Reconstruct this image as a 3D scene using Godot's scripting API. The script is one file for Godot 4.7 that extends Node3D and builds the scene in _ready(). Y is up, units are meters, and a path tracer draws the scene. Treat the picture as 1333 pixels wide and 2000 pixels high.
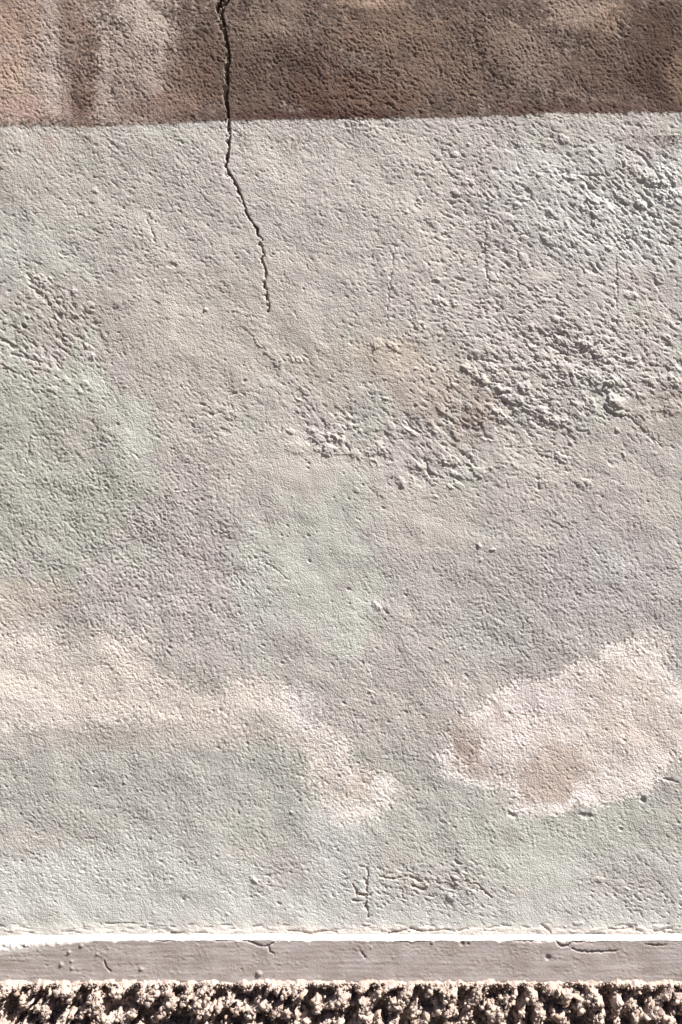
extends Node3D

# A rendered wall in raking sun. Wall coordinates: u to the right, v downwards, both in
# millimetres from the upper left of the stretch of wall that is seen; z out of the wall.
const EYE := 1.35          # height of the lens above the ground
const AWAY := 3.0          # distance of the lens from the wall face
const STEP := 1.55         # mesh spacing on the near stretch of wall, mm
const ZS := 3.0            # spacing of the zone maps, mm

var cols := PackedFloat32Array()
var rows := PackedFloat32Array()
var W := 0
var H := 0
var hgt := PackedFloat32Array()
var cr := PackedFloat32Array()
var cg := PackedFloat32Array()
var cb := PackedFloat32Array()
var warp_a := PackedFloat32Array()
var warp_b := PackedFloat32Array()
var warp_c := PackedFloat32Array()
var ident := PackedByteArray()
var rng := RandomNumberGenerator.new()


func _ready() -> void:
	rng.seed = 7
	# ---- camera
	var cam := Camera3D.new()
	cam.name = "camera"
	cam.position = Vector3(0, EYE, AWAY)
	cam.keep_aspect = Camera3D.KEEP_HEIGHT
	cam.fov = rad_to_deg(2.0 * atan(1.0 / AWAY))
	cam.near = 0.05
	cam.far = 900.0
	add_child(cam)
	cam.make_current()
	# ---- sky and exposure
	var env := Environment.new()
	env.background_mode = Environment.BG_SKY
	var psm := ProceduralSkyMaterial.new()
	psm.sky_top_color = Color(0.25, 0.42, 0.72)
	psm.sky_horizon_color = Color(0.66, 0.72, 0.80)
	psm.sky_curve = 0.12
	psm.ground_bottom_color = Color(0.24, 0.21, 0.18)
	psm.ground_horizon_color = Color(0.55, 0.56, 0.57)
	var sky := Sky.new()
	sky.sky_material = psm
	env.sky = sky
	env.background_energy_multiplier = 0.18
	env.tonemap_mode = Environment.TONE_MAPPER_LINEAR
	env.tonemap_exposure = 2.18
	env.sdfgi_enabled = true
	env.ssao_enabled = true
	env.ssil_enabled = true
	var we := WorldEnvironment.new()
	we.name = "world_environment"
	we.environment = env
	add_child(we)
	# ---- sun, high on the right and raking along the wall
	var sun := DirectionalLight3D.new()
	sun.name = "sun"
	sun.light_color = Color(1.0, 0.97, 0.935)
	sun.light_energy = 1.6
	sun.light_angular_distance = 0.5
	sun.shadow_enabled = true
	add_child(sun)
	sun.look_at_from_position(Vector3.ZERO, -Vector3(0.52, 0.76, 0.30), Vector3(0, 0, 1))

	build_ground()
	build_wall()
	build_ledge()
	build_plinth()


# ---------------------------------------------------------------- helpers

func tag(o: Node, label: String, category := "", kind := "") -> void:
	if label:
		o.set_meta("label", label)
	if category:
		o.set_meta("category", category)
	if kind:
		o.set_meta("kind", kind)


func thing(called: String, label: String, category: String, at: Vector3) -> Node3D:
	var o := Node3D.new()
	o.name = called
	o.position = at
	add_child(o, true)
	tag(o, label, category)
	return o


func noise(sd: int, wave: float, octaves := 1, gain := 0.5) -> FastNoiseLite:
	var n := FastNoiseLite.new()
	n.noise_type = FastNoiseLite.TYPE_SIMPLEX_SMOOTH
	n.seed = sd
	n.frequency = 1.0 / wave
	n.fractal_type = FastNoiseLite.FRACTAL_NONE if octaves == 1 else FastNoiseLite.FRACTAL_FBM
	n.fractal_octaves = octaves
	n.fractal_gain = gain
	return n


func lin(r: float, g: float, b: float) -> Vector3:
	# base colour of a surface that the sun shows as (r, g, b)
	var c := Color(r / 255.0, g / 255.0, b / 255.0).srgb_to_linear()
	var grey := 0.17 * (0.3 * c.r + 0.6 * c.g + 0.1 * c.b)
	return Vector3((c.r * 0.83 + grey) * 0.756, (c.g * 0.83 + grey) * 0.776, (c.b * 0.83 + grey) * 0.808)


var grit_maps := {}


func coloured(rough := 0.95, grit := 0.0, wave := 7.0) -> StandardMaterial3D:
	var m := StandardMaterial3D.new()
	m.vertex_color_use_as_albedo = true
	m.roughness = rough
	m.metallic_specular = 0.25
	if grit > 0.0:
		var grit_map: NoiseTexture2D = grit_maps.get(wave)
		if grit_map == null:
			grit_map = NoiseTexture2D.new()
			grit_maps[wave] = grit_map
			grit_map.width = 1024
			grit_map.height = 1024
			grit_map.seamless = true
			grit_map.noise = noise(92, wave, 3, 0.6)
			grit_map.as_normal_map = true
			grit_map.bump_strength = 0.43 * wave
		m.normal_enabled = true
		m.normal_texture = grit_map
		m.normal_scale = grit
		m.uv1_triplanar = true
		m.uv1_world_triplanar = true
		m.uv1_scale = Vector3(1.9, 1.9, 1.9)
	return m


func spread(lo: float, hi: float, fine_lo: float, fine_hi: float, fine: float, coarse: float) -> PackedFloat32Array:
	# positions spaced `fine` inside fine_lo..fine_hi, growing to `coarse` outside
	var out := PackedFloat32Array()
	var left := PackedFloat32Array()
	var p := fine_lo
	var s := fine
	while p > lo:
		s = minf(s * 1.12, coarse)
		p -= s
		left.append(maxf(p, lo))
	left.reverse()
	out.append_array(left)
	p = fine_lo
	while p < fine_hi:
		out.append(p)
		p += fine
	s = fine
	while p < hi:
		out.append(p)
		s = minf(s * 1.12, coarse)
		p += s
	out.append(hi)
	return out


func fades(a: PackedFloat32Array) -> PackedFloat32Array:
	# where the mesh is too wide for it, the grain is left to the material
	var out := PackedFloat32Array()
	for i in a.size():
		var gap := a[mini(i + 1, a.size() - 1)] - a[maxi(i - 1, 0)]
		out.append(1.0 - 0.88 * smoothstep(5.0, 16.0, gap))
	return out


func first_at(a: PackedFloat32Array, x: float) -> int:
	return clampi(a.bsearch(x), 0, a.size() - 1)


func zone(base: float, spots: Array) -> PackedFloat32Array:
	# a smooth map over the wall: base plus soft spots [u, v, ru, rv, turn, amount]
	var w := 56
	var h := 80
	var im := Image.create_empty(w, h, false, Image.FORMAT_RF)
	for y in h:
		for x in w:
			var u := x * 26.0 - 40.0
			var v := y * 26.0 - 40.0
			var t := base
			for s in spots:
				var a: float = deg_to_rad(s[4])
				var du: float = u - s[0]
				var dv: float = v - s[1]
				var p: float = (du * cos(a) + dv * sin(a)) / s[2]
				var q: float = (-du * sin(a) + dv * cos(a)) / s[3]
				t += s[5] * exp(-(p * p + q * q))
			im.set_pixel(x, y, Color(t, 0, 0))
	im.resize(486, 694, Image.INTERPOLATE_CUBIC)
	return im.get_data().to_float32_array()


func at_zone(u: float, v: float) -> int:
	return clampi(int((v + 40.0) / ZS), 0, 693) * 486 + clampi(int((u + 40.0) / ZS), 0, 485)


func stain(cu: float, cv: float, ru: float, rv: float, turn: float, col: Vector3, amount := 1.0, soft := 0.5, ragged := 0.5, fine := 0.25) -> void:
	# a blotch of colour with an uneven rim
	var reach := maxf(ru, rv) * (1.0 + soft + ragged)
	var i0 := first_at(cols, cu - reach)
	var i1 := first_at(cols, cu + reach)
	var ca := cos(deg_to_rad(turn))
	var sa := sin(deg_to_rad(turn))
	for j in range(first_at(rows, cv - reach), first_at(rows, cv + reach)):
		var dv := rows[j] - cv
		for i in range(i0, i1):
			var du := cols[i] - cu
			var p := (du * ca + dv * sa) / ru
			var q := (-du * sa + dv * ca) / rv
			var r := p * p + q * q
			if r > 6.0:
				continue
			var k := j * W + i
			var t := (1.0 + soft * 0.5 - sqrt(r) + ragged * warp_a[k] + fine * warp_c[k]) / soft
			if t <= 0.0:
				continue
			t = minf(t, 1.0)
			t = t * t * (3.0 - 2.0 * t) * amount
			cr[k] += (col.x - cr[k]) * t
			cg[k] += (col.y - cg[k]) * t
			cb[k] += (col.z - cb[k]) * t


func patch(pts: PackedVector2Array, col: Vector3, amount: float, soft: float, ragged: float, fine: float, part := 0, sink := 0.0) -> void:
	# an area with an outline; inside it the top coat may be missing by `sink` mm
	var lo := pts[0]
	var hi := pts[0]
	for p in pts:
		lo = lo.min(p)
		hi = hi.max(p)
	var m := soft + ragged + fine
	var n := pts.size()
	for j in range(first_at(rows, lo.y - m), first_at(rows, hi.y + m)):
		var y := rows[j]
		for i in range(first_at(cols, lo.x - m), first_at(cols, hi.x + m)):
			var x := cols[i]
			var best := 1e9
			var inside := false
			var ax := pts[n - 1].x
			var ay := pts[n - 1].y
			for e in n:
				var bx := pts[e].x
				var by := pts[e].y
				var ex := bx - ax
				var ey := by - ay
				var t := clampf(((x - ax) * ex + (y - ay) * ey) / (ex * ex + ey * ey), 0.0, 1.0)
				var qx := x - ax - t * ex
				var qy := y - ay - t * ey
				best = minf(best, qx * qx + qy * qy)
				if (by > y) != (ay > y) and x < (ax - bx) * (y - by) / (ay - by) + bx:
					inside = not inside
				ax = bx
				ay = by
			var k := j * W + i
			var d := (sqrt(best) if inside else -sqrt(best)) + ragged * warp_a[k] + fine * warp_c[k]
			var w := clampf(0.5 + d / soft, 0.0, 1.0)
			if w <= 0.0:
				continue
			w = w * w * (3.0 - 2.0 * w)
			if part and w > 0.5:
				ident[k] = part
			hgt[k] -= sink * w
			w *= amount
			# chalky towards the flaked rim, dusty further in
			var chalk := 0.90 + 0.17 * exp(-d * d / 500.0) + 0.06 * warp_b[k]
			cr[k] += (col.x * chalk - cr[k]) * w
			cg[k] += (col.y * chalk - cg[k]) * w
			cb[k] += (col.z * chalk - cb[k]) * w


func groove(pts: Array, depth: float, part := 0, col := Vector3.ZERO, tilt := 0.0, wander := 0.0) -> void:
	# cuts a line [u, v, width] into the wall; tilt makes the left bank slope
	var shade_or_dirt := lin(104, 84, 72)      # shade painted onto the right half and floor of an open crack
	for s in pts.size() - 1:
		var ax: float = pts[s][0]
		var ay: float = pts[s][1]
		var ex: float = pts[s + 1][0] - ax
		var ey: float = pts[s + 1][1] - ay
		var wa: float = pts[s][2]
		var wb: float = pts[s + 1][2]
		var l2 := ex * ex + ey * ey
		var m := maxf(wa, wb) * 2.2 + 2.0
		for j in range(first_at(rows, minf(ay, ay + ey) - m), first_at(rows, maxf(ay, ay + ey) + m)):
			for i in range(first_at(cols, minf(ax, ax + ex) - m), first_at(cols, maxf(ax, ax + ex) + m)):
				var k := j * W + i
				var x := cols[i] - ax + wander * warp_b[k]
				var y := rows[j] - ay
				var t := (x * ex + y * ey) / l2
				if t < 0.0 or t > 1.0:
					t = clampf(t, 0.0, 1.0)
				var qx := x - t * ex
				var qy := y - t * ey
				var d := sqrt(qx * qx + qy * qy)
				var half := lerpf(wa, wb, t) * 0.5 * (1.0 + 1.25 * warp_b[k])
				if qx < 0.0 and tilt > 0.0:
					d /= 1.0 + tilt
				var w := clampf((half + 0.9 - d) / 1.8, 0.0, 1.0)
				if w <= 0.0:
					continue
				hgt[k] = minf(hgt[k], cut_base[k] - depth * w)
				if part and w > 0.3:
					ident[k] = part
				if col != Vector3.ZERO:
					var c := shade_or_dirt if part and qx > -half * 0.35 else col
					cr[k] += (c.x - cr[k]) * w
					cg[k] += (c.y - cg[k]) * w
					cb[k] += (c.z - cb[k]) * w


var cut_base := PackedFloat32Array()


func lump(cu: float, cv: float, ru: float, rv: float, turn: float, high: float, sharp := 1.0) -> void:
	# raises (or, below nought, sinks) a rounded spot
	var reach := maxf(ru, rv) * 1.5
	var ca := cos(deg_to_rad(turn))
	var sa := sin(deg_to_rad(turn))
	for j in range(first_at(rows, cv - reach), first_at(rows, cv + reach)):
		for i in range(first_at(cols, cu - reach), first_at(cols, cu + reach)):
			var k := j * W + i
			var du := cols[i] - cu
			var dv := rows[j] - cv
			var p := (du * ca + dv * sa) / ru
			var q := (-du * sa + dv * ca) / rv
			var t := clampf((1.15 - sqrt(p * p + q * q) + 0.35 * warp_b[k] + 0.25 * warp_c[k]) * sharp, 0.0, 1.0)
			hgt[k] += high * t * t * (3.0 - 2.0 * t)


func step_edge(pts: Array, high: float, fall: float) -> void:
	# the coat stands proud on the right of a line and dies away over `fall` mm
	for s in pts.size() - 1:
		var ax: float = pts[s][0]
		var ay: float = pts[s][1]
		var ex: float = pts[s + 1][0] - ax
		var ey: float = pts[s + 1][1] - ay
		for j in range(first_at(rows, ay), first_at(rows, ay + ey)):
			var t := (rows[j] - ay) / ey
			var line := ax + ex * t
			for i in range(first_at(cols, line - 14.0), first_at(cols, line + fall)):
				var k := j * W + i
				var d := cols[i] - line + 9.0 * warp_b[k]
				if d < 0.0:
					continue
				var f := 1.0 - d / fall
				hgt[k] += high * clampf(d / 3.0, 0.0, 1.0) * f * f * clampf(0.6 + warp_a[k], 0.0, 1.2)


func wall_mesh(part: int) -> ArrayMesh:
	# the cells of the relief that belong to one part
	var ix := PackedInt32Array()
	var at := PackedInt32Array()
	at.resize(W * H)
	at.fill(-1)
	var vs := PackedVector3Array()
	var ns := PackedVector3Array()
	var cs := PackedColorArray()
	for j in H - 1:
		for i in W - 1:
			var k := j * W + i
			if ident[k] != part:
				continue
			for q in [k, k + 1, k + W, k + W + 1]:
				if at[q] < 0:
					at[q] = vs.size()
					var qi: int = q % W
					var qj: int = q / W
					var l: int = q - 1 if qi > 0 else q
					var r: int = q + 1 if qi < W - 1 else q
					var t: int = q - W if qj > 0 else q
					var b: int = q + W if qj < H - 1 else q
					var dx := (hgt[r] - hgt[l]) / (cols[r % W] - cols[l % W])
					var dy := (hgt[b] - hgt[t]) / (rows[b / W] - rows[t / W])
					vs.append(Vector3(cols[qi] - 666.5, 1000.0 - rows[qj], hgt[q]) * 0.001 + Vector3(0, EYE, 0))
					ns.append(Vector3(-dx, dy, 1.0).normalized())
					cs.append(Color(cr[q], cg[q], cb[q]))
			ix.append(at[k])
			ix.append(at[k + 1])
			ix.append(at[k + W])
			ix.append(at[k + 1])
			ix.append(at[k + W + 1])
			ix.append(at[k + W])
	return pack(vs, ns, cs, ix)


func pack(vs: PackedVector3Array, ns: PackedVector3Array, cs: PackedColorArray, ix: PackedInt32Array) -> ArrayMesh:
	var a := []
	a.resize(Mesh.ARRAY_MAX)
	a[Mesh.ARRAY_VERTEX] = vs
	a[Mesh.ARRAY_NORMAL] = ns
	a[Mesh.ARRAY_COLOR] = cs
	a[Mesh.ARRAY_INDEX] = ix
	var m := ArrayMesh.new()
	m.add_surface_from_arrays(Mesh.PRIMITIVE_TRIANGLES, a)
	return m


func sheet(w: int, vs: PackedVector3Array, cs: PackedColorArray, j0: int, j1: int) -> ArrayMesh:
	# rows j0..j1 of a grid of points, w to a row, as one smooth mesh
	var v2 := vs.slice(j0 * w, (j1 + 1) * w)
	var c2 := cs.slice(j0 * w, (j1 + 1) * w)
	var ns := PackedVector3Array()
	var ix := PackedInt32Array()
	var h := vs.size() / w
	for j in range(j0, j1 + 1):
		for i in w:
			var l := vs[j * w + maxi(i - 1, 0)]
			var r := vs[j * w + mini(i + 1, w - 1)]
			var t := vs[maxi(j - 1, 0) * w + i]
			var b := vs[mini(j + 1, h - 1) * w + i]
			ns.append((b - t).cross(r - l).normalized())
	for j in j1 - j0:
		for i in w - 1:
			var k := j * w + i
			ix.append_array(PackedInt32Array([k, k + 1, k + w, k + 1, k + w + 1, k + w]))
	return pack(v2, ns, c2, ix)


func show_mesh(called: String, m: Mesh, mat: Material, parent: Node) -> MeshInstance3D:
	var o := MeshInstance3D.new()
	o.name = called
	o.mesh = m
	o.material_override = null
	for s in m.get_surface_count():
		o.set_surface_override_material(s, mat)
	parent.add_child(o, true)
	return o


# ---------------------------------------------------------------- ground

func build_ground() -> void:
	var g := MeshInstance3D.new()
	g.name = "ground"
	var pm := PlaneMesh.new()
	pm.size = Vector2(800, 800)
	g.mesh = pm
	var m := StandardMaterial3D.new()
	m.albedo_color = Color(0.42, 0.38, 0.34)
	m.roughness = 0.95
	var nt := NoiseTexture2D.new()
	nt.width = 512
	nt.height = 512
	nt.seamless = true
	nt.noise = noise(91, 14.0, 4)
	nt.as_normal_map = true
	nt.bump_strength = 6.0
	m.normal_enabled = true
	m.normal_texture = nt
	m.uv1_triplanar = true
	m.uv1_world_triplanar = true
	m.uv1_scale = Vector3(1.3, 1.3, 1.3)
	g.set_surface_override_material(0, m)
	add_child(g)
	g.set_meta("kind", "structure")


# ---------------------------------------------------------------- wall

func build_wall() -> void:
	cols = spread(-800.0, 2130.0, -24.0, 1357.0, STEP, 14.0)
	rows = spread(-700.0, 1850.0, -20.0, 1828.0, STEP, 14.0)
	W = cols.size()
	H = rows.size()
	var n := W * H
	for a in [hgt, cr, cg, cb, warp_a, warp_b]:
		pass
	hgt.resize(n); cr.resize(n); cg.resize(n); cb.resize(n); warp_a.resize(n); warp_b.resize(n); warp_c.resize(n); ident.resize(n)

	# how coarse, how fine, how combed and how steeply combed the coat is from place to place
	var coarse := zone(0.36, [
		[1200, 370, 190, 110, 20, 1.6], [1130, 540, 280, 220, 0, 0.75], [960, 700, 220, 130, 0, 0.4], [1010, 420, 160, 90, 10, 0.8], [1290, 330, 90, 90, 0, 0.6], [860, 310, 90, 60, 0, 0.4],
		[80, 640, 120, 90, 35, 1.6], [40, 710, 90, 40, 20, 1.1], [120, 560, 60, 50, 40, 0.6],
		[1190, 720, 170, 110, 10, 0.75], [930, 790, 120, 60, 10, 1.4], [880, 890, 60, 60, 0, 1.5], [660, 830, 110, 70, 30, 1.2],
		[780, 830, 90, 60, 0, 0.7], [1050, 880, 90, 70, 0, 0.6], [440, 790, 70, 40, -20, 0.9], [1000, 600, 300, 120, 0, 0.35],
		[700, 190, 80, 60, 0, 0.9], [230, 440, 160, 140, 0, 0.25], [560, 740, 60, 110, -20, 0.5],
		[740, 1725, 80, 50, 0, 0.9], [870, 1720, 80, 50, 20, 0.9], [1250, 1730, 120, 60, 0, 0.6], [500, 1710, 60, 30, 0, 0.5],
		[600, 1100, 180, 160, 0, -0.35], [560, 920, 110, 70, 0, -0.3], [250, 850, 60, 110, -15, -0.3],
		[300, 1250, 400, 250, 0, -0.22], [1000, 1250, 400, 250, 0, -0.18], [300, 1560, 350, 180, 0, -0.15], [1050, 1700, 70, 50, 0, -0.4]])
	var fine := zone(0.72, [
		[200, 950, 240, 240, 0, 0.45], [330, 1150, 260, 170, 0, 0.45], [1050, 1180, 320, 220, 0, 0.45], [500, 1450, 300, 150, 0, 0.25],
		[780, 1480, 200, 160, 0, 0.3], [250, 1580, 260, 120, 0, 0.25], [1150, 1430, 220, 140, 0, 0.1], [1000, 1640, 300, 100, 0, 0.2],
		[600, 1100, 100, 130, 0, -0.55], [590, 910, 80, 50, 0, -0.45], [255, 850, 30, 90, -15, -0.5], [860, 1020, 90, 80, 0, -0.35],
		[300, 1775, 500, 50, 0, -0.35], [1000, 1790, 400, 35, 0, -0.35], [1050, 1690, 80, 50, 0, -0.4], [690, 1630, 90, 200, 0, -0.2],
		[150, 1330, 160, 80, 0, -0.12], [500, 1370, 140, 50, 0, -0.2], [340, 620, 40, 60, 0, -0.4], [1190, 1000, 140, 60, 0, -0.1],
		[200, 110, 700, 110, 0, 0.55], [1000, 110, 500, 100, 0, 0.55], [600, 450, 250, 150, 0, -0.08]])
	var steep := zone(0.0, [[1200, 420, 220, 180, 0, 0.9], [90, 640, 160, 120, 0, 0.9], [560, 740, 120, 200, 0, 0.8], [850, 850, 140, 120, 0, 0.7], [1000, 1450, 900, 200, 0, 0.5], [1260, 860, 110, 90, 0, 1.0]])

	var n_broad := noise(3, 420.0, 3)
	var n_sway := noise(4, 75.0, 2)
	var n_big := noise(5, 9.5, 3, 0.65)
	var n_big2 := noise(6, 10.5, 3, 0.65)
	var n_mid := noise(7, 3.7, 2, 0.8)
	var n_mid2 := noise(8, 3.8, 2, 0.8)
	n_mid.noise_type = FastNoiseLite.TYPE_VALUE_CUBIC
	n_mid2.noise_type = FastNoiseLite.TYPE_VALUE_CUBIC
	var n_fine := noise(9, 3.3)
	var n_sand := noise(18, 4.2)
	n_sand.noise_type = FastNoiseLite.TYPE_CELLULAR
	n_sand.cellular_return_type = FastNoiseLite.RETURN_CELL_VALUE
	n_sand.cellular_jitter = 1.0
	var n_wa := noise(10, 110.0, 4, 0.55)
	var n_wb := noise(11, 16.0, 3, 0.6)
	var n_wc := noise(17, 10.0, 3, 0.75)
	var n_patch := noise(15, 55.0, 3, 0.6)
	var n_hue := noise(12, 150.0, 4, 0.55)
	var n_tone := noise(13, 60.0, 4, 0.6)
	var pale := lin(199, 193, 185)
	var green := lin(195, 198, 186)
	var mauve := lin(195, 185, 181)
	var c1 := cos(deg_to_rad(18.0))
	var s1 := sin(deg_to_rad(18.0))
	var c2 := cos(deg_to_rad(42.0))
	var s2 := sin(deg_to_rad(42.0))
	var still_u := fades(cols)
	var still_v := fades(rows)
	for j in H:
		var v := rows[j]
		for i in W:
			var u := cols[i]
			var k := j * W + i
			var z := at_zone(u, v)
			var cz := coarse[z]
			var fz := fine[z]
			var sz := clampf(steep[z], 0.0, 1.0)
			var wb := n_wb.get_noise_2d(u, v)
			warp_b[k] = wb * 1.6
			warp_c[k] = n_wc.get_noise_2d(u, v) * 1.6
			warp_a[k] = n_wa.get_noise_2d(u, v) * 1.6
			var uu := u + wb * 5.0
			var vv := v + wb * 4.0
			var big := n_big.get_noise_2d((uu * c1 + vv * s1) * 0.5, -uu * s1 + vv * c1)
			var mid := n_mid.get_noise_2d((u * c1 + v * s1) * 0.85 + wb * 2.0, -u * s1 + v * c1 + wb * 2.5)
			if sz > 0.02:
				big = lerpf(big, n_big2.get_noise_2d((uu * c2 + vv * s2) * 0.42, -uu * s2 + vv * c2), sz)
				mid = lerpf(mid, n_mid2.get_noise_2d((u * c2 + v * s2) * 0.72 + wb * 2.0, -u * s2 + v * c2 + wb * 2.5), sz)
			var fin := 0.55 * n_fine.get_noise_2d(u, v) + 0.42 * n_sand.get_noise_2d(u + 3.0 * mid, v + 3.0 * big)
			mid *= 1.9
			# pits below a worn face rather than even waves
			var pb := clampf((-big - 0.12) * 2.6, 0.0, 1.0)
			var pm := clampf((-mid - 0.14 - 0.28 * n_patch.get_noise_2d(u + 900.0, v)) * 2.6, 0.0, 1.0)
			var h := 5.0 * n_broad.get_noise_2d(u, v) + 1.3 * n_sway.get_noise_2d(u, v)
			var still := minf(still_u[i], still_v[j])
			var calm := (1.0 - 0.3 * smoothstep(1795.0, 1812.0, v)) * still
			var uneven := clampf(0.85 + 0.9 * n_patch.get_noise_2d(u, v), 0.2, 1.7)
			h += maxf(cz, 0.05) * (0.95 * big - 1.9 * pb * pb) * uneven * calm
			h += maxf(fz, 0.12) * (0.36 * mid - 0.72 * pm + 0.85 * fin) * (0.5 + 0.5 * uneven) * calm
			if v > 1785.0:
				h += 2.0 * smoothstep(1798.0, 1830.0, v + 8.0 * wb)
			hgt[k] = h
			var t := n_hue.get_noise_2d(u, v)
			var a := clampf(t * 0.9, 0.0, 1.0)
			var b := clampf(-t * 0.9, 0.0, 1.0)
			var tone := 1.0 + 0.10 * n_tone.get_noise_2d(u, v) + (0.05 * wb + 0.05 * fin) * still
			cr[k] = (pale.x + a * (green.x - pale.x) + b * (mauve.x - pale.x)) * tone
			cg[k] = (pale.y + a * (green.y - pale.y) + b * (mauve.y - pale.y)) * tone
			cb[k] = (pale.z + a * (green.z - pale.z) + b * (mauve.z - pale.z)) * tone

	colour_wall(noise(14, 40.0, 4, 0.6))

	# broad relief: edges of coats, lumps, dents
	step_edge([[478, 640], [520, 690], [556, 740], [578, 790], [600, 835], [640, 888]], 1.5, 90.0)
	step_edge([[1188, 770], [1186, 800], [1205, 812]], 4.0, 40.0)
	step_edge([[955, 790], [940, 822], [930, 850], [950, 862]], 3.5, 60.0)
	step_edge([[800, 930], [806, 985], [818, 1060]], 1.2, 50.0)
	step_edge([[735, 770], [742, 800], [738, 840]], 1.6, 50.0)
	for s in [[1206, 788, 17, 13, 30, 4.5], [402, 604, 5, 4, 0, 3.5], [936, 1066, 5, 7, 0, 3.0], [962, 1074, 6, 4, 0, 2.6], [939, 1095, 4, 6, 0, 2.6],
			[1256, 1562, 7, 9, 0, -4.5], [1150, 1594, 20, 6, 10, -2.5], [1000, 1592, 14, 5, 20, -2.8], [735, 1180, 7, 14, -30, 2.6], [755, 1196, 9, 4, 40, -2.6],
			[1310, 1524, 16, 4, 15, -2.4], [498, 1720, 10, 5, 30, 3.0], [490, 1752, 4, 3, 0, -3.0], [545, 1765, 7, 3, 30, -2.6], [220, 1700, 2.5, 2.5, 0, -3], [60, 1605, 5, 2, 30, -2.5],
			[812, 720, 6, 3, 0, 2.0], [1305, 675, 9, 7, 0, -2.4], [1255, 704, 8, 6, 0, -2.6], [1050, 935, 7, 4, 0, -2.4], [1052, 950, 4, 8, 0, -2.2], [668, 862, 9, 12, 0, 3.0], [676, 868, 8, 5, 40, -3.0],
			[618, 1040, 3, 3, 0, -2], [320, 1015, 4, 3, 0, -2.5], [395, 790, 7, 3, 20, -3.0], [430, 806, 8, 3, -15, -3.0], [455, 770, 10, 4, -25, -2.4], [478, 745, 6, 4, -25, -2.6],
			[1290, 345, 40, 22, 0, 3.0], [1240, 330, 30, 14, 40, 2.6], [1310, 380, 30, 20, 20, 2.8], [1120, 345, 26, 9, 12, 2.4], [1170, 410, 44, 24, 20, 2.2]]:
		lump(s[0], s[1], s[2], s[3], s[4], s[5])
	for q in 5200:
		# flakes and clots of the coarse coat, thick where it was thrown on
		var fu := rng.randf_range(0, 1333)
		var fv := rng.randf_range(262, 1780)
		var zz := at_zone(fu, fv)
		var cz := minf(coarse[zz], 1.3)
		if rng.randf() > (cz - 0.45) * 0.36:
			continue
		var fr := 2.6 + 8.0 * pow(rng.randf(), 2.2)
		var ft := 15.0 + 30.0 * steep[zz] + rng.randf_range(-25, 25)
		lump(fu, fv, fr * rng.randf_range(1.0, 2.3), fr, ft, rng.randf_range(0.6, 1.9) * (1.0 if rng.randf() < 0.6 else -1.0), 2.2)
	for q in 125:
		# larger crusts thrown across the middle and the right
		var t := rng.randf()
		var fu := lerpf(600.0, 1333.0, t) + rng.randf_range(-40, 40)
		var fv := lerpf(850.0, 730.0, t) + 90.0 * sin(t * 7.0) * (1.0 - t) + rng.randf_range(-75, 75)
		var fr := rng.randf_range(4.0, 13.0)
		lump(fu, fv, fr * rng.randf_range(1.0, 2.0), fr, rng.randf_range(0, 60), rng.randf_range(0.7, 1.9) * (1.0 if rng.randf() < 0.6 else -0.8), 3.0)
	for q in 200:
		# flaking along the foot of the wall
		var fr := rng.randf_range(1.5, 3.2)
		lump(rng.randf_range(-20, 1350), rng.randf_range(1803, 1824), fr * rng.randf_range(2.0, 6.0), fr, rng.randf_range(-12, 14), rng.randf_range(-2.2, 1.4), 2.0)
	for q in 420:
		# small pinholes and grains left by the float
		var pu := rng.randf_range(0, 1333)
		var pv := rng.randf_range(260, 1790)
		var r := rng.randf_range(1.6, 3.4)
		lump(pu, pv, r * rng.randf_range(1.0, 1.8), r, 25, -rng.randf_range(1.2, 2.6) if rng.randf() < 0.75 else rng.randf_range(0.8, 1.6))
	cut_base = hgt.duplicate()
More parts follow.
